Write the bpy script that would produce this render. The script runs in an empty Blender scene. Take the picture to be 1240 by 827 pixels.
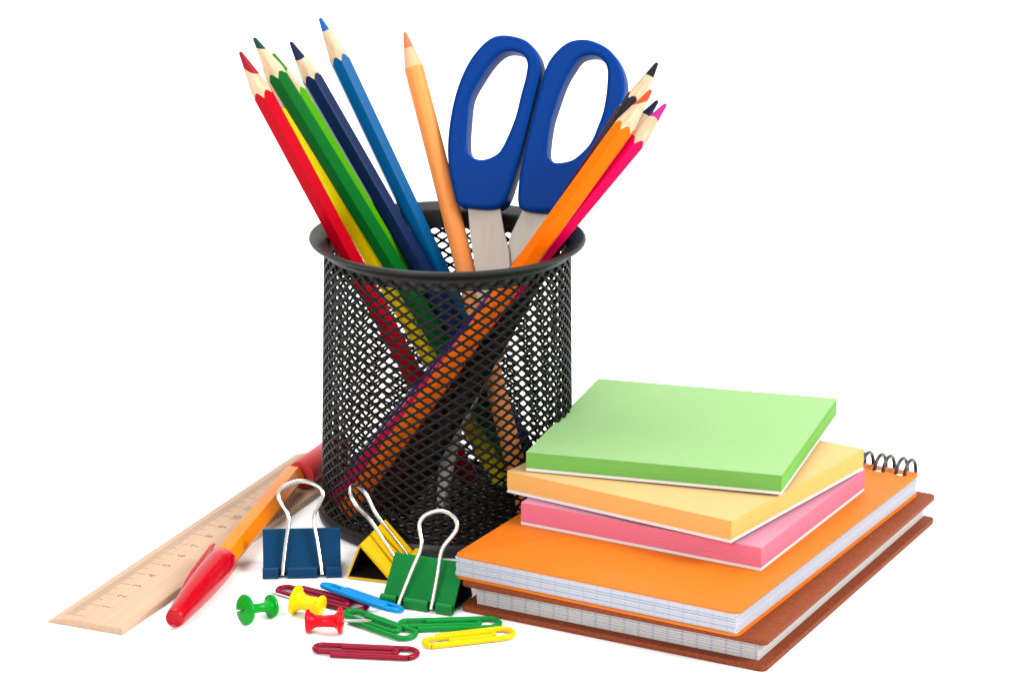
import bpy, bmesh, math, random
from mathutils import Vector, Matrix
R = math.radians
CM = 0.01                      # everything below is written in centimetres
random.seed(7)
scene = bpy.context.scene
COL = scene.collection

# ------------------------------------------------------------------ camera
cam_d = bpy.data.cameras.new('camera')
cam = bpy.data.objects.new('camera', cam_d); COL.objects.link(cam); scene.camera = cam
cam_d.sensor_width = 36.0
cam_d.lens = 3738.4 / 1240 * 36.0
cam_d.clip_start = 0.02; cam_d.clip_end = 60
pt, rl = R(16.959), R(0.458)
fw = Vector((0, math.cos(pt), -math.sin(pt))); up0 = Vector((0, math.sin(pt), math.cos(pt))); rt0 = Vector((1, 0, 0))
rt = rt0 * math.cos(rl) + up0 * math.sin(rl); up = up0 * math.cos(rl) - rt0 * math.sin(rl)
cm = Matrix((rt, up, -fw)).transposed().to_4x4()
cm.translation = Vector((2.231, -101.965, 37.42)) * CM
cam.matrix_world = cm

# ------------------------------------------------------------------ light: white studio, big softbox from the upper right
world = bpy.data.worlds.new('World'); scene.world = world; world.use_nodes = True
bg = world.node_tree.nodes['Background']
bg.inputs[0].default_value = (1.0, 1.0, 1.0, 1); bg.inputs[1].default_value = 0.95
def softbox(name, loc, target, size, watts, col=(1, 0.985, 0.96)):
    d = bpy.data.lights.new(name, 'AREA'); d.shape = 'SQUARE'; d.size = size; d.energy = watts; d.color = col
    o = bpy.data.objects.new(name, d); COL.objects.link(o)
    v = Vector(loc) - Vector(target)
    o.matrix_world = Matrix.Translation(loc) @ v.to_track_quat('Z', 'Y').to_matrix().to_4x4()
    return o
softbox('key_softbox', (2.0, -0.75, 1.75), (0, 0, 0.05), 1.1, 105, (1, 0.995, 0.98))
softbox('top_softbox', (-0.5, 0.9, 2.4), (-0.1, 0.5, 0.0), 1.6, 45, (1, 1, 1))
softbox('front_fill_softbox', (-1.1, -2.2, 1.25), (0, 0, 0.08), 1.2, 48, (1, 1, 1))
scene.view_settings.view_transform = 'Standard'; scene.view_settings.look = 'None'
scene.view_settings.exposure = 0.0; scene.view_settings.gamma = 1.0
scene.view_settings.use_curve_mapping = False
scene.render.engine = 'CYCLES'
scene.cycles.max_bounces = 8; scene.cycles.diffuse_bounces = 4
scene.render.filter_size = 2.0

# ------------------------------------------------------------------ materials
def srgb(r, g, b):
    f = lambda c: (c / 255 / 12.92) if c / 255 <= 0.04045 else ((c / 255 + 0.055) / 1.055) ** 2.4
    return (f(r), f(g), f(b), 1)
MATS = {}
def mat(name, col, rough=0.5, metal=0.0, coat=0.0, spec=0.5, noise=None, bump=0.0, scale=300, trans=0.0, sss=0.0, stretch=None, var=0.0):
    """principled with a little procedural colour variation and relief"""
    m = bpy.data.materials.new(name); m.use_nodes = True
    nt = m.node_tree; b = nt.nodes['Principled BSDF']
    b.inputs['Base Color'].default_value = col
    b.inputs['Roughness'].default_value = rough; b.inputs['Metallic'].default_value = metal
    b.inputs['Specular IOR Level'].default_value = spec
    b.inputs['Coat Weight'].default_value = coat; b.inputs['Coat Roughness'].default_value = 0.12
    b.inputs['Transmission Weight'].default_value = trans
    if sss:
        b.inputs['Subsurface Weight'].default_value = sss; b.inputs['Subsurface Radius'].default_value = (0.004, 0.002, 0.001)
        b.inputs['Subsurface Scale'].default_value = 0.5
    tc = nt.nodes.new('ShaderNodeTexCoord'); mp = nt.nodes.new('ShaderNodeMapping')
    nt.links.new(tc.outputs['Object'], mp.inputs[0])
    if stretch: mp.inputs['Scale'].default_value = stretch
    nz = nt.nodes.new('ShaderNodeTexNoise'); nz.inputs['Scale'].default_value = scale; nz.inputs['Detail'].default_value = 5
    nt.links.new(mp.outputs[0], nz.inputs['Vector'])
    if var or noise:
        c2 = noise or tuple(c * (1 - var) for c in col[:3]) + (1,)
        mx = nt.nodes.new('ShaderNodeMix'); mx.data_type = 'RGBA'
        rp = nt.nodes.new('ShaderNodeMapRange'); rp.inputs[1].default_value = 0.35; rp.inputs[2].default_value = 0.65
        nt.links.new(nz.outputs[0], rp.inputs[0]); nt.links.new(rp.outputs[0], mx.inputs[0])
        mx.inputs[6].default_value = col; mx.inputs[7].default_value = c2
        nt.links.new(mx.outputs[2], b.inputs['Base Color'])
    if bump:
        bp = nt.nodes.new('ShaderNodeBump'); bp.inputs['Strength'].default_value = bump; bp.inputs['Distance'].default_value = 0.0002
        nt.links.new(nz.outputs[0], bp.inputs['Height']); nt.links.new(bp.outputs[0], b.inputs['Normal'])
    MATS[name] = m
    return m
def paint(name, r, g, b, k=0.52):
    c = srgb(r, g, b)
    return mat(name, (c[0] * k, c[1] * k, c[2] * k, 1), rough=0.36, coat=0.0, spec=0.07, var=0.06, bump=0.06, scale=900)
def plast(name, r, g, b, k=0.6, rough=0.25, sss=0.0):
    c = srgb(r, g, b)
    return mat(name, (c[0] * k, c[1] * k, c[2] * k, 1), rough=rough, coat=0.0, spec=0.12, var=0.05, bump=0.04, scale=500, sss=sss)
def paper(name, r, g, b, k=0.55, rough=0.8):
    c = srgb(r, g, b)
    return mat(name, (c[0] * k, c[1] * k, c[2] * k, 1), rough=rough, spec=0.2, var=0.035, bump=0.12, scale=1400)
M_TABLE = mat('white_table', (0.86, 0.86, 0.86, 1), rough=0.45, spec=0.35, var=0.01, bump=0.01, scale=400)
M_BLACK = mat('black_enamel', (0.006, 0.006, 0.0065, 1), rough=0.45, spec=0.3, var=0.3, bump=0.15, scale=700)
M_MESH = mat('black_mesh_enamel', (0.004, 0.004, 0.0042, 1), rough=0.4, spec=0.12, var=0.3, bump=0.1, scale=700)
M_WOOD = mat('pencil_wood', (0.54, 0.39, 0.26, 1), rough=0.7, noise=(0.42, 0.28, 0.17, 1), spec=0.2, bump=0.3, scale=900, stretch=(1, 1, 0.12))
M_RULER = mat('ruler_wood', (0.43, 0.285, 0.190, 1), rough=0.55, noise=(0.395, 0.255, 0.165, 1), spec=0.15, bump=0.08, scale=700, stretch=(1, 0.03, 1))
M_INK = mat('ruler_print', (0.24, 0.15, 0.09, 1), rough=0.7, var=0.4, scale=2500)
M_STEEL = mat('bright_wire', (0.66, 0.62, 0.57, 1), rough=0.14, metal=1.0, var=0.05, scale=500)
M_BLADE = mat('brushed_blade', (0.36, 0.315, 0.27, 1), rough=0.6, metal=0.35, spec=0.2, var=0.06, bump=0.1, scale=900, stretch=(1, 1, 0.08))
M_PIN = mat('needle_steel', (0.42, 0.38, 0.36, 1), rough=0.25, metal=1.0)
M_WIRE = mat('black_wire', (0.012, 0.013, 0.014, 1), rough=0.3)
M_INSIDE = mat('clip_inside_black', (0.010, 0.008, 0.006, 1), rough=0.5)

# ------------------------------------------------------------------ helpers
def thing(name, label, cat, M=None, group=None):
    o = bpy.data.objects.new(name, None); COL.objects.link(o)
    o.empty_display_size = 0.01
    m = (M or Matrix()).copy(); m.translation = m.translation * CM
    o.matrix_world = m
    o['label'] = label; o['category'] = cat
    if group: o['group'] = group
    return o
def link_mesh(name, me, m, parent=None, smooth=35):
    mats = m if isinstance(m, (list, tuple)) else [m]
    for q in mats: me.materials.append(q)
    if smooth:
        me.shade_smooth(); me.set_sharp_from_angle(angle=R(smooth))
    o = bpy.data.objects.new(name, me); COL.objects.link(o)
    if parent: o.parent = parent
    return o
def part(name, verts, faces, m, parent=None, smooth=35, idx=None):
    me = bpy.data.meshes.new(name)
    me.from_pydata([tuple(c * CM for c in v) for v in verts], [], faces)
    bm = bmesh.new(); bm.from_mesh(me)
    bmesh.ops.recalc_face_normals(bm, faces=bm.faces); bm.to_mesh(me); bm.free()
    o = link_mesh(name, me, m, parent, smooth)
    if idx: me.polygons.foreach_set('material_index', idx)
    return o
class MB:
    def __init__(s): s.v = []; s.f = []; s.i = []
    def add(s, v, f, i=0):
        n = len(s.v); s.v += [tuple(q) for q in v]; s.f += [tuple(k + n for k in q) for q in f]; s.i += [i] * len(f)
    def box(s, x0, x1, y0, y1, z0, z1):
        v = [(x, y, z) for z in (z0, z1) for y in (y0, y1) for x in (x0, x1)]
        s.add(v, [(0, 2, 3, 1), (4, 5, 7, 6), (0, 1, 5, 4), (2, 6, 7, 3), (0, 4, 6, 2), (1, 3, 7, 5)])
    def lathe(s, prof, n=48, closed=False, cap=True):
        """profile of (r,z) round local z"""
        v = []; f = []; m = len(prof)
        for k in range(n):
            a = 2 * math.pi * k / n; c, q = math.cos(a), math.sin(a)
            v += [(r * c, r * q, z) for r, z in prof]
        for k in range(n):
            k2 = (k + 1) % n
            for j in range(m if closed else m - 1):
                j2 = (j + 1) % m
                f.append((k * m + j, k2 * m + j, k2 * m + j2, k * m + j2))
        if cap and not closed:
            f.append(tuple(k * m for k in range(n))[::-1]); f.append(tuple(k * m + m - 1 for k in range(n)))
        s.add(v, f)
    def tube(s, pts, r, n=10, closed=False, cap=True):
        pts = [Vector(q) for q in pts]; N = len(pts); v = []; f = []
        t = []
        for k in range(N):
            a = pts[(k - 1) % N] if (closed or k) else pts[k]; b = pts[(k + 1) % N] if (closed or k < N - 1) else pts[k]
            t.append((b - a).normalized())
        nrm = t[0].orthogonal().normalized()
        for k in range(N):
            nrm = (nrm - t[k] * nrm.dot(t[k])).normalized(); bi = t[k].cross(nrm)
            rr = r(k / (N - 1)) if callable(r) else r
            v += [pts[k] + (nrm * math.cos(2 * math.pi * j / n) + bi * math.sin(2 * math.pi * j / n)) * rr for j in range(n)]
        for k in range(N if closed else N - 1):
            k2 = (k + 1) % N
            for j in range(n): f.append((k * n + j, k * n + (j + 1) % n, k2 * n + (j + 1) % n, k2 * n + j))
        if cap and not closed: f.append(tuple(range(n))[::-1]); f.append(tuple((N - 1) * n + j for j in range(n)))
        s.add(v, f)
    def prism(s, poly, z0, z1):
        n = len(poly); v = [(x, y, z0) for x, y in poly] + [(x, y, z1) for x, y in poly]
        f = [tuple(range(n))[::-1], tuple(range(n, 2 * n))] + [(k, (k + 1) % n, (k + 1) % n + n, k + n) for k in range(n)]
        s.add(v, f)
    def xform(s, M): s.v = [tuple(M @ Vector(q)) for q in s.v]; return s
    def build(s, name, m, parent=None, smooth=35): return part(name, s.v, s.f, m, parent, smooth, s.i if any(s.i) else None)
def spline(pts, per=8, closed=False):
    P = [Vector(q) for q in pts]; n = len(P); out = []
    for k in range(n if closed else n - 1):
        g = lambda j: P[j % n] if closed else P[max(0, min(n - 1, j))]
        a, b, c, d = g(k - 1), g(k), g(k + 1), g(k + 2)
        for q in range(per):
            t = q / per
            out.append(0.5 * ((2 * b) + (c - a) * t + (2 * a - 5 * b + 4 * c - d) * t * t + (3 * b - a - 3 * c + d) * t ** 3))
    if not closed: out.append(P[-1])
    return out
def rrect(x0, x1, y0, y1, r, n=6):
    out = []
    for cx, cy, a0 in ((x1 - r, y0 + r, -90), (x1 - r, y1 - r, 0), (x0 + r, y1 - r, 90), (x0 + r, y0 + r, 180)):
        for k in range(n + 1):
            a = R(a0 + 90 * k / n); out.append((cx + r * math.cos(a), cy + r * math.sin(a)))
    return out
def axis_frame(a, b, roll=0.0):
    """matrix at a whose local z runs towards b"""
    a, b = Vector(a), Vector(b); q = (b - a).to_track_quat('Z', 'Y').to_matrix().to_4x4()
    return Matrix.Translation(a) @ q @ Matrix.Rotation(R(roll), 4, 'Z')
def frame(loc, yaw=0.0, rx=0.0, ry=0.0):
    return Matrix.Translation(loc) @ Matrix.Rotation(R(yaw), 4, 'Z') @ Matrix.Rotation(R(rx), 4, 'X') @ Matrix.Rotation(R(ry), 4, 'Y')

# ------------------------------------------------------------------ the surface: one seamless white sheet that sweeps up far behind
mb = MB(); prof = [(-260, 0)] + [(220, 0)] + [(220 + 80 * math.sin(R(a)), 80 - 80 * math.cos(R(a))) for a in range(10, 91, 10)] + [(300, 260)]
n = len(prof)
mb.add([(x, y, z) for x in (-320, 320) for y, z in prof], [(k, k + 1, n + k + 1, n + k) for k in range(n - 1)])
o = mb.build('table_surface', M_TABLE, None, 60); o['kind'] = 'structure'

# ------------------------------------------------------------------ mesh cup
HC = 10.09
cup = thing('pencil_cup', 'round black wire mesh pencil cup holding the pencils and scissors', 'pencil cup')
def mesh_cells(cells, W, H, place, th):
    """diamond cells with a rounded hole; place(u,v,depth) -> point"""
    v = []; f = []
    out = [(W / 2, 0), (W / 4, H / 4), (0, H / 2), (-W / 4, H / 4), (-W / 2, 0), (-W / 4, -H / 4), (0, -H / 2), (W / 4, -H / 4)]
    ks = [0.70, 0.765, 0.69, 0.765] * 2
    hol = [(x * k, y * k) for (x, y), k in zip(out, ks)]
    for cu, cv in cells:
        b = len(v)
        for ring, d in ((out, 0), (hol, 0.012), (hol, th - 0.012), (out, th)):
            v += [place(cu + x, cv + y, d) for x, y in ring]
        for k in range(8):
            k2 = (k + 1) % 8
            for L in range(3): f.append((b + L * 8 + k, b + L * 8 + k2, b + L * 8 + 8 + k2, b + L * 8 + 8 + k))
    return v, f
NC, RH = 48, 0.362
z0, z1 = 0.46, 9.72
rows = int((z1 - z0) / RH)
def wall_place(u, w, d):
    z = min(max(w, z0), z1); r = 4.40 - 0.17 * (z - z0) / (z1 - z0) - d; a = u * 2 * math.pi / NC
    return (r * math.cos(a), r * math.sin(a), z)
cells = [(i + 0.5 * (j % 2), z0 + j * RH / 2) for j in range(2 * rows + 2) for i in range(NC)]
v, f = mesh_cells(cells, 1.0, RH, wall_place, 0.085)
part('mesh_wall', v, f, M_MESH, cup, 0)
W2, H2 = 0.62, 0.40
cells = [(i * W2 + (j % 2) * W2 / 2, j * H2 / 2) for j in range(-24, 25) for i in range(-8, 9)]
cells = [c for c in cells if math.hypot(*c) < 4.25]
v, f = mesh_cells(cells, W2, H2, lambda a, b, d: (a, b, 0.25 - d), 0.08)
part('mesh_floor', v, f, M_MESH, cup, 0)
mb = MB(); mb.lathe([(4.05, 9.28), (4.05, 9.70), (4.10, 9.84), (4.22, 9.93), (4.42, 10.01), (4.58, 10.09), (4.66, 10.11), (4.72, 10.08), (4.735, 10.02), (4.70, 9.95),
                     (4.60, 9.90), (4.45, 9.82), (4.33, 9.74), (4.28, 9.68), (4.26, 9.60), (4.235, 9.60), (4.235, 9.71), (4.14, 9.71), (4.135, 9.28)], 128, closed=True)
mb.build('rim', M_BLACK, cup)
mb = MB(); mb.lathe([(4.18, 0.0), (4.38, 0.0), (4.47, 0.05), (4.51, 0.15), (4.51, 0.28), (4.47, 0.40), (4.43, 0.47), (4.37, 0.49), (4.28, 0.47), (4.26, 0.26), (4.18, 0.20)], 128, closed=True)
mb.build('base_ring', M_BLACK, cup)

# ------------------------------------------------------------------ pencils
def pencil(cname, label, base, tip, body, lead, lead_len=0.5, slant=0.0, slant_dir=0.0, roll=0.0, cone=1.75, round_=False, wood=M_WOOD, ap=0.33):
    L = (Vector(tip) - Vector(base)).length
    t = thing('pencil', label, 'pencil', axis_frame(base, tip, roll), 'pencils in the mesh cup')
    N = 48; k0 = 0.055
    def rad(a):
        if round_: return 0.345
        q = (a % (math.pi / 3)) - math.pi / 6
        return min(ap / math.cos(q), ap * 1.13)
    angs = [2 * math.pi * k / N for k in range(N)]
    slope = (rad(0.0) if round_ else ap * 1.06) / cone
    def cr(s): return k0 + slope * s * 0.93             # cone radius at a distance s below the tip
    v = []; f = []
    # painted body with a slightly dished butt end
    ring0 = [(rad(a) * 0.96 * math.cos(a), rad(a) * 0.96 * math.sin(a), 0.0) for a in angs]
    ring1 = [(rad(a) * math.cos(a), rad(a) * math.sin(a), 0.03) for a in angs]
    edge = []
    for k, a in enumerate(angs):
        s = (rad(a) - k0) / (slope * 0.93) + 0.012 * math.sin(3 * a + roll) + random.uniform(-0.006, 0.006)
        edge.append((rad(a) * math.cos(a), rad(a) * math.sin(a), L - s))
    ring2 = [(x * 0.93, y * 0.93, z + 0.004) for x, y, z in edge]
    v = ring0 + ring1 + edge + ring2
    for q in range(3):
        for k in range(N): f.append((q * N + k, q * N + (k + 1) % N, (q + 1) * N + (k + 1) % N, (q + 1) * N + k))
    f.append(tuple(range(N))[::-1])
    part('painted_body', v, f, body, t, 25)
    # sharpened wood
    ll = [lead_len + slant * math.cos(a - R(slant_dir)) for a in angs]
    top = [(cr(s) * math.cos(a), cr(s) * math.sin(a), L - s) for a, s in zip(angs, ll)]
    low = [(cr(L - z + 0.02) * math.cos(a) * 0.985, cr(L - z + 0.02) * math.sin(a) * 0.985, z - 0.02) for a, (x, y, z) in zip(angs, edge)]
    v = low + [((a[0] + b[0]) / 2, (a[1] + b[1]) / 2, (a[2] + b[2]) / 2) for a, b in zip(low, top)] + top + [(x * 0.8, y * 0.8, z - 0.02) for x, y, z in top]
    f = [(q * N + k, q * N + (k + 1) % N, (q + 1) * N + (k + 1) % N, (q + 1) * N + k) for q in range(3) for k in range(N)]
    part('wood_cone', v, f, wood, t, 40)
    # lead
    lo = [(cr(s) * 0.97 * math.cos(a), cr(s) * 0.97 * math.sin(a), L - s - 0.015) for a, s in zip(angs, ll)]
    m1 = [(cr(0.06) * 1.0 * math.cos(a), cr(0.06) * math.sin(a), L - 0.06) for a in angs]
    m2 = [(k0 * 0.75 * math.cos(a), k0 * 0.75 * math.sin(a), L - 0.012) for a in angs]
    v = lo + m1 + m2 + [(0, 0, L)]
    f = [(q * N + k, q * N + (k + 1) % N, (q + 1) * N + (k + 1) % N, (q + 1) * N + k) for q in range(2) for k in range(N)]
    f += [(2 * N + k, 2 * N + (k + 1) % N, 3 * N) for k in range(N)]
    part('lead', v, f, lead, t, 50)
    return t
def lead(n, r, g, b): return mat(n, tuple(c * 0.6 for c in srgb(r, g, b)[:3]) + (1,), rough=0.5, spec=0.12, var=0.15, bump=0.2, scale=1500)
PENCILS = [
 ('red', 'red hexagonal pencil with long slanted crimson lead, leftmost in the cup', (0.79, 2.11, .46), (-6.896, -0.924, 16.60), (228, 0, 34), (170, 22, 44), 0.72, 0.22, 20, 47, 1.75),
 ('yellow', 'bright yellow pencil squeezed between the red and the dark green pencil', (1.90, 2.24, .46), (-6.321, 1.45, 15.574), (255, 234, 0), (240, 200, 20), 0.4, 0, 0, 10, 1.75),
 ('dark_green', 'dark green hexagonal pencil with dark green point, next to the red pencil', (2.765, 2.068, .46), (-6.571, 0.792, 16.733), (0, 118, 38), (20, 74, 44), 0.42, 0.1, 90, 0, 1.6),
 ('light_green', 'light green pencil half hidden behind the dark green pencil', (2.555, 2.725, .46), (-6.051, 2.229, 15.902), (84, 176, 0), (60, 140, 20), 0.62, 0.12, 0, 20, 1.7),
 ('navy', 'navy blue hexagonal pencil between the light green and the bright blue pencil', (3.664, 0.620, .46), (-5.577, 4.057, 15.94), (18, 44, 92), (22, 36, 72), 0.62, 0.1, 0, 38, 1.6),
 ('blue', 'bright blue hexagonal pencil, the tallest of the left group', (3.336, 1.347, .46), (-4.594, 4.813, 16.647), (0, 104, 168), (20, 98, 190), 0.45, 0.05, 0, 36, 1.75),
 ('pale_orange', 'round pale orange pencil standing just left of the scissors', (2.846, -1.319, .46), (-1.665, 6.0, 15.936), (255, 158, 84), (242, 130, 84), 0.62, 0, 0, 0, 1.5),
 ('black', 'black pencil with a black point, topmost of the right group', (-1.665, -1.102, .46), (7.058, 0.386, 16.077), (34, 30, 30), (34, 34, 36), 0.55, 0.05, 0, 0, 1.55),
 ('brown', 'dark brown pencil mostly hidden behind the black and the orange pencil', (-2.43, -0.726, .46), (6.857, 1.3, 15.455), (80, 34, 26), (70, 34, 24), 0.5, 0, 0, 0, 1.7),
 ('orange', 'vivid orange hexagonal pencil in front of the right group', (-3.464, -1.09, .46), (6.772, -1.873, 15.629), (255, 112, 0), (240, 84, 34), 0.58, 0.22, 20, 46, 1.65),
 ('pink', 'hot pink pencil with a magenta point, lowest of the right group', (-3.896, -0.018, .46), (7.294, -1.516, 15.08), (250, 0, 92), (208, 40, 140), 0.75, 0.2, 0, 0, 1.7),
 ('purple', 'indigo pencil with a dark point hidden between the orange and the pink pencil', (-3.866, 0.681, .46), (7.153, 1.389, 14.547), (66, 44, 140), (30, 34, 74), 0.7, 0.1, 0, 0, 1.7),
]
WOOD_PALE = mat('peach_dyed_wood', tuple(c * 0.6 for c in srgb(255, 190, 140)[:3]) + (1,), rough=0.7, var=0.1, bump=0.2, scale=900, stretch=(1, 1, 0.12))
for nm, lab, b, t, bc, lc, ll, sl, sd, ro, cn in PENCILS:
    pencil(nm, lab, b, t, paint('paint_' + nm, *bc, {'yellow': 0.95, 'pale_orange': 0.66, 'orange': 0.74, 'pink': 0.62, 'red': 0.46, 'light_green': 0.6}.get(nm, 0.52)), lead('lead_' + nm, *lc), ll, sl, sd, ro, cn, nm == 'pale_orange', WOOD_PALE if nm == 'pale_orange' else M_WOOD)

# ------------------------------------------------------------------ scissors
psi, be = R(-14), R(23)
sr = Vector((math.cos(psi), math.sin(psi), 0)); sh = Vector((-math.sin(psi), math.cos(psi), 0)); sw = sh * math.sin(be) + Vector((0, 0, 1)) * math.cos(be)
sn = sw.cross(sr)
SM = Matrix((sr, sn, sw)).transposed().to_4x4(); SM.translation = Vector((-0.25, -1.03, 0.30))
sc = thing('scissors', 'scissors with two blue plastic loop handles and steel blades in the cup', 'scissors', SM)
LO = [(0.72, 16.96), (0.14, 16.81), (-0.4, 16.19), (-0.76, 15.36), (-0.96, 14.37), (-1.01, 13.21), (-0.89, 12.22), (-0.59, 11.26), (-0.38, 10.85), (0.35, 10.76), (1.0, 10.84), (1.33, 11.19), (1.57, 12.32), (1.7, 13.06), (1.83, 13.96), (1.97, 14.91), (2.07, 15.74), (1.91, 16.32), (1.45, 16.8)]
LH = [(1.27, 16.34), (0.73, 16.37), (0.31, 16.02), (-0.07, 15.37), (-0.36, 14.68), (-0.38, 13.82), (-0.32, 12.93), (-0.1, 12.59), (0.28, 12.5), (0.67, 12.64), (0.97, 12.96), (1.31, 13.98), (1.45, 14.88), (1.56, 15.59), (1.54, 16.06)]
RO = [(3.47, 16.97), (2.92, 16.82), (2.46, 16.35), (2.22, 15.8), (2.06, 14.91), (1.92, 13.96), (1.78, 12.92), (1.70, 12.03), (1.74, 11.1), (1.95, 10.84), (2.6, 10.80), (3.12, 10.9), (3.5, 11.22), (4.05, 12.19), (4.47, 13.24), (4.87, 14.0), (5.06, 14.74), (5.1, 15.48), (4.89, 16.11), (4.48, 16.62), (3.98, 16.88)]
RHO = [(4.0, 16.41), (3.45, 16.32), (3.14, 15.86), (2.92, 15.35), (2.73, 14.6), (2.6, 13.92), (2.58, 12.97), (2.73, 12.66), (2.97, 12.57), (3.35, 12.64), (3.66, 12.81), (4.08, 13.31), (4.31, 13.97), (4.45, 14.59), (4.48, 15.44), (4.39, 16.08)]
def curve_mesh(loops, extrude, bevel, name, res=4):
    """2-D outline with holes -> rounded slab mesh in the local x-z plane (cm in, metres out)"""
    cu = bpy.data.curves.new(name, 'CURVE'); cu.dimensions = '2D'; cu.fill_mode = 'BOTH'
    cu.extrude = extrude * CM; cu.bevel_depth = bevel * CM; cu.bevel_resolution = res; cu.offset = -bevel * CM
    for lp in loops:
        pts = spline([(x, y, 0) for x, y in lp], 6, True)
        sp = cu.splines.new('POLY'); sp.points.add(len(pts) - 1); sp.use_cyclic_u = True
        for q, w in zip(sp.points, pts): q.co = (w[0] * CM, w[1] * CM, 0, 1)
    o = bpy.data.objects.new(name, cu); COL.objects.link(o)
    dg = bpy.context.evaluated_depsgraph_get()
    me = bpy.data.meshes.new_from_object(o.evaluated_get(dg)); bpy.data.objects.remove(o); bpy.data.curves.remove(cu)
    me.transform(Matrix.Rotation(R(90), 4, 'X'))
    return me
M_HANDLE = mat('blue_handle', (0.001, 0.028, 0.165, 1), rough=0.4, spec=0.025, var=0.05, bump=0.04, scale=500)
link_mesh('handle', curve_mesh([LO, LH], 0.36, 0.15, 'handle'), M_HANDLE, sc, 60)
link_mesh('handle', curve_mesh([RO, RHO], 0.36, 0.15, 'handle'), M_HANDLE, sc, 60)
BA = [(-0.17, 11.2), (0.96, 11.2), (1.27, 10.1), (1.53, 9.39), (1.66, 8.67), (1.61, 6.04), (1.0, 4.54), (0.42, 3.04), (0.25, 1.52), (0.11, 0.07), (-0.07, 0.05), (-0.17, 1.55), (-0.03, 3.3), (0.23, 5.64), (0.42, 8.58), (0.1, 9.8)]
BB = [(1.95, 11.2), (3.04, 11.2), (2.54, 9.61), (2.31, 8.42), (1.74, 5.91), (1.09, 4.55), (0.47, 3.05), (0.28, 1.53), (0.14, 0.07), (-0.04, 0.08), (0.04, 1.85), (0.44, 3.63), (1.14, 6.01), (1.25, 8.35), (1.49, 9.97)]
for pl, y0 in ((BA, -0.13), (BB, 0.03)):
    mb = MB(); mb.prism(pl, y0, y0 + 0.13); mb.v = [(x, z, y) for x, y, z in mb.v]; mb.build('blade', M_BLADE, sc, 30)
mb = MB(); mb.lathe([(0.30, 0), (0.30, 0.05), (0.22, 0.10), (0.0001, 0.11)], 24); mb.xform(Matrix.Translation((1.38, -0.13, 8.2)) @ Matrix.Rotation(R(90), 4, 'X'))
mb.build('pivot_screw', M_STEEL, sc)

# ------------------------------------------------------------------ notebooks and paper pads
def grid_paper(name, axis_scale=0.5, horiz=False, tint=(0.80, 0.80, 0.80, 1), line=(0.17, 0.21, 0.38, 1), amount=0.6):
    """white paper edge, with the blue squares of the sheets showing as faint upright lines every half centimetre"""
    m = bpy.data.materials.new(name); m.use_nodes = True; nt = m.node_tree; b = nt.nodes['Principled BSDF']
    b.inputs['Roughness'].default_value = 0.95; b.inputs['Specular IOR Level'].default_value = 0.15
    tc = nt.nodes.new('ShaderNodeTexCoord'); sx = nt.nodes.new('ShaderNodeSeparateXYZ'); nt.links.new(tc.outputs['Object'], sx.inputs[0])
    nz = nt.nodes.new('ShaderNodeTexNoise'); nz.inputs['Scale'].default_value = 260; nz.inputs['Detail'].default_value = 4
    mp = nt.nodes.new('ShaderNodeMapping'); mp.inputs['Scale'].default_value = (1, 1, 6); nt.links.new(tc.outputs['Object'], mp.inputs[0]); nt.links.new(mp.outputs[0], nz.inputs['Vector'])
    def math_(op, a, bb=None, c=None):
        nd = nt.nodes.new('ShaderNodeMath'); nd.operation = op
        for k, q in enumerate((a, bb, c)):
            if q is None: continue
            if isinstance(q, (int, float)): nd.inputs[k].default_value = q
            else: nt.links.new(q, nd.inputs[k])
        return nd.outputs[0]
    j = math_('MULTIPLY_ADD', nz.outputs[0], 0.0012, sx.outputs[0])
    fr = math_('FRACT', math_('DIVIDE', j, axis_scale * CM))
    d = math_('ABSOLUTE', math_('SUBTRACT', fr, 0.5))
    ln = nt.nodes.new('ShaderNodeMapRange'); ln.inputs[1].default_value = 0.10; ln.inputs[2].default_value = 0.02; nt.links.new(d, ln.inputs[0])
    k = math_('MULTIPLY', ln.outputs[0], math_('MULTIPLY', nz.outputs[0], amount * 2.0))
    mx = nt.nodes.new('ShaderNodeMix'); mx.data_type = 'RGBA'; mx.inputs[6].default_value = tint; mx.inputs[7].default_value = line
    nt.links.new(k, mx.inputs[0]); nt.links.new(mx.outputs[2], b.inputs['Base Color'])
    bp = nt.nodes.new('ShaderNodeBump'); bp.inputs['Strength'].default_value = 0.4; bp.inputs['Distance'].default_value = 0.0003
    nt.links.new(nz.outputs[0], bp.inputs['Height']); nt.links.new(bp.outputs[0], b.inputs['Normal'])
    return m
M_PAGES = grid_paper('squared_page_edges', 0.5, tint=(0.41, 0.395, 0.385, 1), amount=0.5)
M_PAGES2 = grid_paper('squared_page_edges_fine', 0.5, tint=(0.37, 0.38, 0.43, 1), amount=0.22)
def page_stack(x0, x1, y0, y1, z0, z1, n, jit, bow=0.0):
    mb = MB(); h = (z1 - z0) / n
    for k in range(n):
        a, b, c, d = (random.uniform(-jit, jit) for _ in range(4))
        q = (k + 0.5) / n * 2 - 1; e = bow * (1 - q * q)
        mb.box(x0 + a - e, x1 + b, y0 + c - e, y1 + d, z0 + k * h + 0.001, z0 + (k + 1) * h - 0.001)
    return mb
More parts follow.
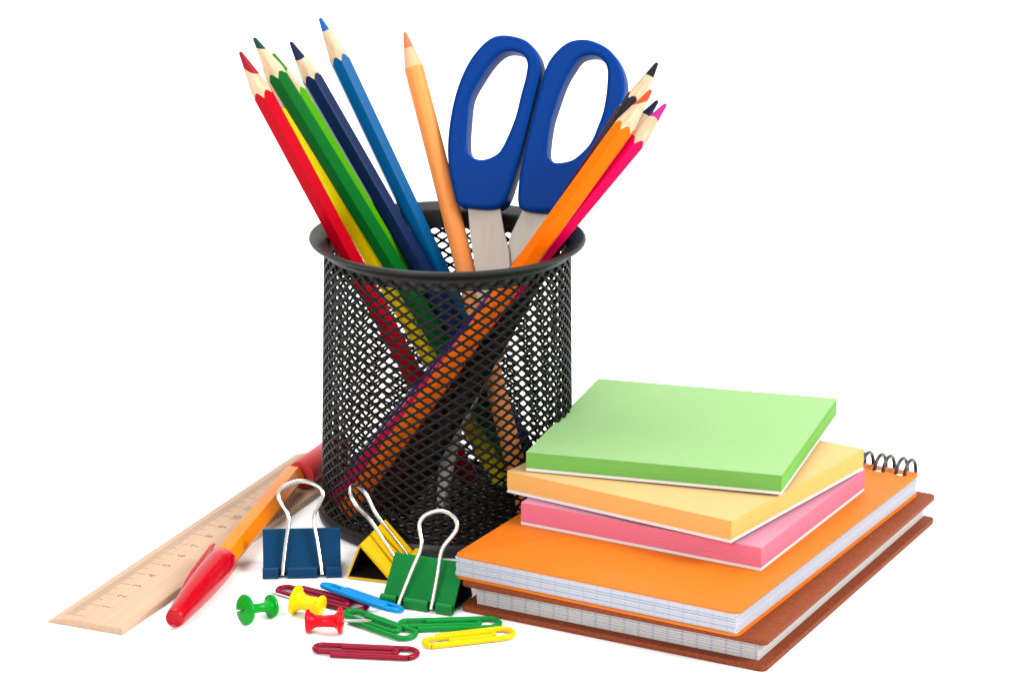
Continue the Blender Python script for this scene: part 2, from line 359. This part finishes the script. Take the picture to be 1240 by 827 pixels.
# brown hardback
M_BROWN = mat('brown_leatherette', (0.19, 0.045, 0.017, 1), rough=0.5, spec=0.06, noise=(0.15, 0.033, 0.013, 1), bump=0.7, scale=900)
bk = thing('notebook', 'thick brown hardback notebook lying on the table under the orange notebook', 'notebook', frame((0.623, -9.107, 0), -27.3))
BW, BL = 10.67, 15.19
def slab(poly, z0, z1, name, m, parent, bev=0.03):
    mb = MB(); mb.prism(poly, z0, z1); o = mb.build(name, m, parent, 30)
    bm = bmesh.new(); bm.from_mesh(o.data)
    ed = [e for e in bm.edges if abs(e.verts[0].co.z - e.verts[1].co.z) < 1e-6]
    bmesh.ops.bevel(bm, geom=ed, offset=bev * CM, segments=2, affect='EDGES', profile=0.6)
    bm.to_mesh(o.data); bm.free(); o.data.shade_smooth(); o.data.set_sharp_from_angle(angle=R(40))
    return o
slab(rrect(0.0, BW, 0, BL, 0.22), 0.0, 0.20, 'cover', M_BROWN, bk, 0.05)
slab(rrect(0.0, BW, 0, BL, 0.22), 0.86, 1.045, 'cover', M_BROWN, bk, 0.05)
page_stack(0.42, BW - 0.40, 0.36, BL - 0.12, 0.202, 0.858, 22, 0.018).build('pages', M_PAGES, bk, 0)
slab([(-0.02, 2.0), (0.10, 2.0), (0.10, BL - 0.3), (-0.02, BL - 0.3)], 0.06, 0.99, 'spine', M_BROWN, bk, 0.03)
# orange spiral notebook
M_ORANGE = mat('orange_cover', (0.52, 0.120, 0.006, 1), rough=0.42, spec=0.15, var=0.05, bump=0.12, scale=600)
nb = thing('notebook', 'orange spiral notebook under the paper pads, black wire binding at its back', 'notebook', frame((0.40, -8.864, 1.048), -28.76))
NW, NL, NT = 10.11, 15.0, 0.80
slab(rrect(0, NW, 0, NL, 0.30), 0.0, 0.085, 'cover', M_ORANGE, nb, 0.015)
tc_ = slab(rrect(0, NW, 0, NL, 0.30), NT - 0.06, NT, 'cover', M_ORANGE, nb, 0.015)
page_stack(0.06, NW - 0.12, 0.06, NL - 0.08, 0.087, NT - 0.062, 16, 0.03).build('pages', M_PAGES2, nb, 0)
k = 0; xx = NW - 0.55
M_HOLE = mat('hole_paper_white', (0.7, 0.7, 0.7, 1), rough=0.8)
while xx > 0.3:
    mb = MB()
    for dx in (-0.16, 0.16):
        pts = []
        for q in range(28):
            a = R(-205 + 410 * q / 27 + 0) ; a = R(200 - 400 * q / 27)
            pts.append((xx + dx, NL - 0.02 - 0.56 * math.cos(a) * (1 if True else 0), 0.60 + 0.60 * math.sin(a)))
        mb.tube(pts, 0.065, 8)
    mb.build('binding_ring', M_WIRE, nb)
    mb = MB(); mb.box(xx - 0.13, xx + 0.13, NL - 0.62, NL - 0.44, NT + 0.0015, NT + 0.004); mb.build('punched_hole', M_HOLE, tc_, 0)
    xx -= 0.80
# pads of notes
def pad(label, M, s1, s2, t, top, edge, bc, group='stacked paper note pads'):
    o = thing('note_pad', label, 'note pad', M, group)
    n = 14; base = 0.10
    page_stack(0, s1, 0, s2, base, t - 0.02, n, 0.008).build('sheets', edge, o, 0)
    page_stack(0, s1, 0, s2, t - 0.018, t, 1, 0.003).build('top_sheet', top, o, 0)
    page_stack(0.0, s1, 0.0, s2, 0.0, base - 0.002, 2, 0.01).build('backing', bc, o, 0)
    return o
M_BACK = paper('white_backing', 250, 246, 248, 0.62)
pad('pink paper note pad, lowest of the three pads, on the orange notebook', frame((2.576, -6.035, 1.852), -28.2), 8.65, 8.70, 0.78, mat('pink_paper', (.46, .185, .25, 1), rough=0.8, spec=0.1, var=0.035, bump=0.12, scale=1400), mat('pink_edge', (.57, .135, .195, 1), rough=0.8, spec=0.1, var=0.035, bump=0.12, scale=1400), M_BACK)
pad('pale yellow orange paper note pad between the green and the pink pad', frame((2.113, -5.091, 2.640), -34.8, 0, -0.8), 8.67, 8.70, 0.74, mat('apricot_paper', (.50, .33, .14, 1), rough=0.8, spec=0.1, var=0.035, bump=0.12, scale=1400), mat('apricot_edge', (.62, .32, .09, 1), rough=0.8, spec=0.1, var=0.035, bump=0.12, scale=1400), M_BACK)
pad('light green paper note pad on top of the stack', frame((2.738, -5.162, 3.42), -17.5, -0.3, -1.1), 8.66, 8.62, 0.66, mat('green_paper', (.215, .37, .15, 1), rough=0.8, spec=0.1, var=0.035, bump=0.12, scale=1400), mat('green_edge', (.135, .335, .065, 1), rough=0.8, spec=0.1, var=0.035, bump=0.12, scale=1400), M_BACK)

# ------------------------------------------------------------------ ruler
RW, RL_, RT = 2.747, 17.78, 0.24
ru = thing('ruler', 'pale wooden ruler with a thin sloping edge, lying at the left', 'ruler', frame((-12.531, -10.353, 0.0), math.degrees(1.179) - 90))
sec = [(0.02, 0.0), (RW - 0.02, 0.0), (RW, 0.03), (RW, RT - 0.03), (RW - 0.03, RT), (0.62, RT), (0.03, 0.05), (0.0, 0.035), (0.0, 0.02)]
mb = MB(); mb.prism(sec, 0, RL_); mb.v = [(x, z, y) for x, y, z in mb.v]
wood = mb.build('wooden_strip', M_RULER, ru, 20)
bm = bmesh.new(); bm.from_mesh(wood.data); ed = [e for e in bm.edges if abs(e.verts[0].co.y - e.verts[1].co.y) < 1e-7]
bmesh.ops.bevel(bm, geom=ed, offset=0.015 * CM, segments=1, affect='EDGES'); bm.to_mesh(wood.data); bm.free()
mb = MB()
def rz(x): return RT if x >= 0.62 else 0.05 + (RT - 0.05) * (x - 0.03) / 0.59
def tick(y, x0, x1, w):
    xs = sorted({x0, min(max(0.62, x0), x1), x1})
    for a, b in zip(xs, xs[1:]):
        mb.add([(a, y - w, rz(a) + .002), (b, y - w, rz(b) + .002), (b, y + w, rz(b) + .002), (a, y + w, rz(a) + .002)], [(0, 1, 2, 3)])
for mmk in range(0, 171):
    y = 0.40 + mmk * 0.1
    tick(y, 0.40, 1.12 if mmk % 10 == 0 else (0.95 if mmk % 5 == 0 else 0.78), 0.014 if mmk % 5 else 0.018)
mb.build('scale_ticks', M_INK, ru, 0)
for k in range(1, 18):
    cu = bpy.data.curves.new('number', 'FONT'); cu.body = str(k); cu.size = 0.42 * CM; cu.align_x = 'CENTER'; cu.align_y = 'CENTER'; cu.extrude = 0.001 * CM; cu.offset = 0.008 * CM
    o = bpy.data.objects.new('number', cu); COL.objects.link(o); dg = bpy.context.evaluated_depsgraph_get()
    me = bpy.data.meshes.new_from_object(o.evaluated_get(dg)); bpy.data.objects.remove(o); bpy.data.curves.remove(cu)
    me.transform(Matrix.Translation((1.38 * CM, (0.40 + k) * CM, (RT + 0.003) * CM)) @ Matrix.Rotation(R(90), 4, 'Z'))
    me.materials.clear(); link_mesh('number', me, M_INK, ru, 0)

# ------------------------------------------------------------------ pen
A, B = Vector((-8.40, -11.05, 0.42)), Vector((-5.48, 1.55, 0.83))
pen = thing('pen', 'orange pen with a red cap, lying partly on the ruler', 'pen', axis_frame(A, B))
PL = (B - A).length
pm = pen.matrix_world.to_3x3()
upl = pm.inverted() @ Vector((0, 0, 1)); roll0 = math.atan2(upl.y, upl.x)     # local direction that looks up
M_CAP = mat('red_cap_plastic', (0.34, 0.001, 0.007, 1), rough=0.2, spec=0.15, var=0.04, scale=300)
M_BARREL = plast('orange_barrel', 255, 140, 20, 0.62, 0.25)
M_TAIL = plast('rose_red_end', 222, 60, 62, 0.6, 0.35)
cap = MB(); cap.lathe([(0.05, 0.06), (0.20, 0.03), (0.245, 0.0), (0.275, 0.03), (0.30, 0.16), (0.34, 0.7), (0.40, 1.6), (0.455, 2.6), (0.48, 3.4), (0.488, 4.3), (0.485, 4.82), (0.46, 4.88), (0.38, 4.88), (0.37, 4.6)], 48)
cap.v = [(x * 1.06, y * 1.06, z) for x, y, z in cap.v]
capo = cap.build('cap', M_CAP, pen, 40)
# the clip springs from near the closed end and runs up to beside the open end
cl = MB(); ca = roll0 - R(62); d = Vector((math.cos(ca), math.sin(ca), 0)); s_ = Vector((-d.y, d.x, 0))
stations = [(1.6, 0.34, 0.13, 0.08), (2.2, 0.43, 0.13, 0.10), (3.0, 0.50, 0.13, 0.10), (3.8, 0.54, 0.12, 0.09), (4.6, 0.57, 0.12, 0.08), (5.2, 0.58, 0.11, 0.09), (5.5, 0.55, 0.10, 0.08)]
v = []; f = []
for z, r, hw, th in stations:
    for sx, sr_ in ((-1, 0), (1, 0), (1, 1), (-1, 1)):
        v.append(d * (r + th * sr_ - 0.02) + s_ * hw * sx * (1 - 0.25 * sr_) + Vector((0, 0, z)))
for k in range(len(stations) - 1):
    for j in range(4): f.append((4 * k + j, 4 * k + (j + 1) % 4, 4 * k + 4 + (j + 1) % 4, 4 * k + 4 + j))
f += [(3, 2, 1, 0), tuple(4 * (len(stations) - 1) + j for j in range(4))]
cl.add(v, f); cl.build('pocket_clip', M_CAP, capo, 50)
mb = MB(); n = 6
prof = [(0.355, 4.3), (0.375, 4.4), (0.375, PL - 0.14), (0.355, PL - 0.05), (0.30, PL)]
v = []; f = []; N = 6
for r, z in prof:
    for k in range(N * 3):
        a = roll0 + R(30) + 2 * math.pi * k / (N * 3); q = ((a - roll0 - R(30)) % (math.pi / 3)) - math.pi / 6
        rr = r * min(1 / math.cos(q), 1.12); v.append((rr * math.cos(a), rr * math.sin(a), z))
for k in range(len(prof) - 1):
    for j in range(18): f.append((18 * k + j, 18 * k + (j + 1) % 18, 18 * k + 18 + (j + 1) % 18, 18 * k + 18 + j))
f += [tuple(range(18))[::-1], tuple(72 + j for j in range(18))]
mb.add(v, f); mb.build('barrel', M_BARREL, pen, 25)
RA, RB = Vector((-5.26, 1.70, 0.77)), Vector((-4.25, 4.31, 0.77))
rod = thing('red_pen', 'rose red pen end showing between the orange pen and the cup', 'pen', axis_frame(RA, RB))
mb = MB(); mb.lathe([(0.42, 0), (0.50, 0.03), (0.52, 0.10), (0.52, 2.55), (0.49, 2.62), (0.42, 2.65)], 40); mb.build('barrel', M_TAIL, rod, 40)
mb = MB(); mb.lathe([(0.40, 2.66), (0.425, 2.69), (0.43, 2.8), (0.42, 3.5), (0.36, 3.62), (0.2, 3.66)], 40); mb.build('end_plug', M_TAIL, rod, 40)

# ------------------------------------------------------------------ binder clips
def binder_clip(label, M, col, k=0.55, width=2.55, face=1.72, apex=50, h_tilt=6, hw=0.62, hl=3.1, skew=0.0):
    """jaw line along local x at the front (y=0); one face lies on the table, the other slopes up and back"""
    t = thing('binder_clip', label, 'binder clip', M, 'binder clips in front of the cup')
    mo = plast('clip_' + label.split()[0], *col, k, 0.3)
    a = R(apex); th = 0.07; zr = 0.10
    pj = Vector((0, 0.10, zr + 0.07)); top = Vector((0, 0.10 + face * math.cos(a), zr + 0.05 + face * math.sin(a))); bot = Vector((0, 0.10 + face * 0.995, 0.03)); pj2 = Vector((0, 0.10, 0.05))
    line = [pj]
    def corner(p, q, r, rad=0.13, n=5):
        u = (p - q).normalized() * rad; w = (r - q).normalized() * rad
        return [q + u * (1 - s) ** 2 + w * s ** 2 for s in [i / n for i in range(n + 1)]]
    line += corner(pj, top, bot) + corner(top, bot, pj2) + [pj2]
    # offset towards the inside
    n = len(line); inn = []
    cen = Vector((0, 0.10 + face * 0.6, zr + face * math.sin(a) * 0.4))
    for i, q in enumerate(line):
        tg = (line[min(n - 1, i + 1)] - line[max(0, i - 1)]).normalized(); nn = Vector((0, -tg.z, tg.y))
        if nn.dot(cen - q) < 0: nn = -nn
        inn.append(q + nn * th)
    v = []; f = []; idx = []
    w = width / 2
    for ln in (line, inn):
        for x in (-w, w): v += [(x, q.y, q.z) for q in ln]
    A0, A1, B0, B1 = 0, n, 2 * n, 3 * n
    for i in range(n - 1):
        f.append((A0 + i, A1 + i, A1 + i + 1, A0 + i + 1)); idx.append(0)
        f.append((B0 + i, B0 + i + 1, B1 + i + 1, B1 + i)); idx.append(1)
        f.append((A0 + i, A0 + i + 1, B0 + i + 1, B0 + i)); idx.append(0)
        f.append((A1 + i, B1 + i, B1 + i + 1, A1 + i + 1)); idx.append(0)
    f.append((A0, B0, B1, A1)); idx.append(0); f.append((A0 + n - 1, A1 + n - 1, B1 + n - 1, B0 + n - 1)); idx.append(0)
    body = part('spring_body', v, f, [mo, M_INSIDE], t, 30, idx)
    # curled lips in three lengths on either jaw, leaving notches for the wire
    g = 0.15
    for x0, x1 in ((-w - 0.02, -hw - g), (-hw + g, hw - g), (hw + g, w + 0.02)):
        mb = MB()
        for cy, cz, sgn in ((0.05, zr + 0.155, 1), (0.06, 0.115, -1)):
            pr = []
            for q in range(15):
                an = R(-60 + 300 * q / 14) * sgn
                pr.append((cy - 0.0 + 0.125 * math.cos(an) * -1, cz + 0.125 * math.sin(an)))
            ci = len(pr); vv = []; ff = []
            for x in (x0, x1):
                vv += [(x, yy, zz) for yy, zz in pr] + [(x, cy + (yy - cy) * 0.55, cz + (zz - cz) * 0.55) for yy, zz in pr]
            for i in range(ci - 1):
                ff += [(i, i + 1, 2 * ci + i + 1, 2 * ci + i), (ci + i, 3 * ci + i, 3 * ci + i + 1, ci + i + 1), (i, ci + i, ci + i + 1, i + 1), (2 * ci + i, 2 * ci + i + 1, 3 * ci + i + 1, 3 * ci + i)]
            ff += [(0, 2 * ci, 3 * ci, ci), (ci - 1, 2 * ci - 1, 4 * ci - 1, 3 * ci - 1)]
            mb.add(vv, ff)
        mb.build('curled_lip', mo, body, 40)
    # wire handle folded back over the sloping face, loop standing up beyond the spine
    an = a + R(h_tilt); e = Vector((0, math.cos(an), math.sin(an))); p0 = Vector((0, 0.0, zr + 0.13)); nrm = Vector((0, -math.sin(an), math.cos(an)))
    prof = [(hw + 0.01, -0.10), (hw, 0.03), (hw - 0.02, 0.25), (hw * 0.82, 1.0), (hw * 0.66, 1.65), (hw * 0.70, 1.98), (hw * 0.98, 2.30), (hw * 1.16, 2.58), (hw * 1.02, 2.83), (hw * 0.55, 3.02), (0, 3.09)]
    sc_ = hl / 3.09
    P = [(x, y * sc_) for x, y in prof]; P = P + [(-x, y) for x, y in P[-2::-1]]
    pts = [p0 + Vector((x + skew * y, 0, 0)) + e * y + nrm * 0.03 for x, y in P]
    mb = MB(); mb.tube(spline(pts, 6), 0.07, 12); mb.build('wire_handle', M_STEEL, t, 60)
    return t
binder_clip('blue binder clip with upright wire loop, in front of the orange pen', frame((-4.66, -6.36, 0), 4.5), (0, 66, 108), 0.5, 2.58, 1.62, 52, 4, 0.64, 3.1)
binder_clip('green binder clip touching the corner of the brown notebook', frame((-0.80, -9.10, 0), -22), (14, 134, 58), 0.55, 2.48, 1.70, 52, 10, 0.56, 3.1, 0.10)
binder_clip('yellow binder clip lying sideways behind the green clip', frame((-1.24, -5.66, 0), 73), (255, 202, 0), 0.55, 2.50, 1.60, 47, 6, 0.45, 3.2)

# ------------------------------------------------------------------ push pins
def push_pin(label, big, small, rb, rs, col, stem=0.17, needle=0.9, k=0.6, pin_on_big=True):
    t = thing('push_pin', label, 'push pin', axis_frame(big, small), 'push pins on the table')
    L = (Vector(small) - Vector(big)).length
    mb = MB(); mb.lathe([(0.03, -0.07), (rb * 0.72, -0.06), (rb * 0.93, -0.045), (rb, 0.0), (rb * 0.97, 0.05), (rb * 0.75, 0.095), (stem * 1.35, 0.16), (stem * 1.05, 0.26), (stem * 0.98, L * 0.5), (stem * 1.1, L - 0.20),
                         (rs * 0.7, L - 0.09), (rs * 0.96, L - 0.05), (rs, 0 + L), (rs * 0.95, L + 0.05), (rs * 0.70, L + 0.085), (0.03, L + 0.095)], 40)
    mb.build('grip', plast('pin_' + label.split()[0], *col, k, 0.22, 0.1), t, 50)
    mb = MB()
    if pin_on_big: mb.tube([(0, 0, -0.05), (0, 0, -needle * 0.85), (0, 0, -needle)], lambda s: 0.045 * (1 if s < 0.7 else 0.2), 10)
    else: mb.tube([(0, 0, L + 0.05), (0, 0, L + needle * 0.85), (0, 0, L + needle)], lambda s: 0.045 * (1 if s < 0.7 else 0.2), 10)
    mb.build('needle', M_PIN, t, 50)
push_pin('green plastic push pin nearest to the red pen cap', (-6.20, -10.40, 0.50), (-5.42, -9.78, 0.385), 0.50, 0.385, (0, 168, 40), 0.15)
push_pin('yellow plastic push pin behind the red push pin', (-4.66, -9.50, 0.50), (-3.84, -9.82, 0.385), 0.50, 0.385, (255, 222, 0), 0.25)
push_pin('red plastic push pin in front of the yellow push pin', (-4.17, -11.05, 0.39), (-3.13, -11.11, 0.44), 0.39, 0.44, (236, 10, 34), 0.19, 1.0, 0.6, False)

# ------------------------------------------------------------------ paper clips
def paper_clip(label, c, yaw, L, col, tilt=0.0, flip=1, pitch=0.0, W=0.37, r=0.092):
    t = thing('paper_clip', label, 'paper clip', frame(c, yaw, tilt, pitch), 'coloured paper clips on the table')
    h = L / 2
    def arc(cx, cy, rad, a0, a1, n=10): return [(cx + rad * math.cos(R(a0 + (a1 - a0) * k / n)), cy + rad * math.sin(R(a0 + (a1 - a0) * k / n)), 0) for k in range(n + 1)]
    x1 = h - r - W; x0 = -h + r + 0.27
    pts = [(-0.62 * h, W, 0), (0, W, 0)] + arc(x1, 0, W, 90, -90) + [(0, -W, 0)]
    pts += arc(x0, -W + 0.27, 0.27, 270, 90) + [(0, -W + 0.54, 0)] + arc(x1 - 0.45, -W + 0.54 - 0.185, 0.185, 90, -90) + [(0, -W + 0.19, 0), (-0.45 * h, -W + 0.19, 0)]
    pts = [(x, y * flip, 0.0) for x, y, z in pts]
    # the inner loop rides a hair above the outer one, as bent wire does
    out = []
    for k, q in enumerate(pts): out.append((q[0], q[1], 0.02 + 0.05 * max(0, k - 14) / len(pts)))
    mb = MB(); mb.tube(spline(out, 3), r, 10); mb.build('coated_wire', plast('paperclip_' + label.split()[0] + str(len(MATS)), *col, 0.6, 0.28), t, 60)
paper_clip('maroon paper clip lying alone, nearest the camera', (-2.25, -12.80, 0.09), -5.6, 3.42, (150, 10, 44), 0, -1)
paper_clip('yellow paper clip at the lower edge of the brown notebook', (0.93, -11.60, 0.10), 18, 3.12, (255, 206, 0), 0, 1)
paper_clip('green paper clip lying across behind the yellow paper clip', (0.32, -10.50, 0.09), 5, 3.35, (0, 142, 52), 0, -1)
paper_clip('green paper clip pointing at the red push pin', (-1.95, -10.62, 0.10), -41, 3.15, (0, 142, 52), 0, -1)
paper_clip('bright blue paper clip tipped on its edge beside the green binder clip', (-2.56, -8.62, 0.22), -41.6, 3.45, (0, 148, 226), -17, 1)
paper_clip('maroon paper clip behind the yellow push pin', (-3.86, -8.36, 0.09), -31.6, 3.5, (140, 10, 50), 0, 1)
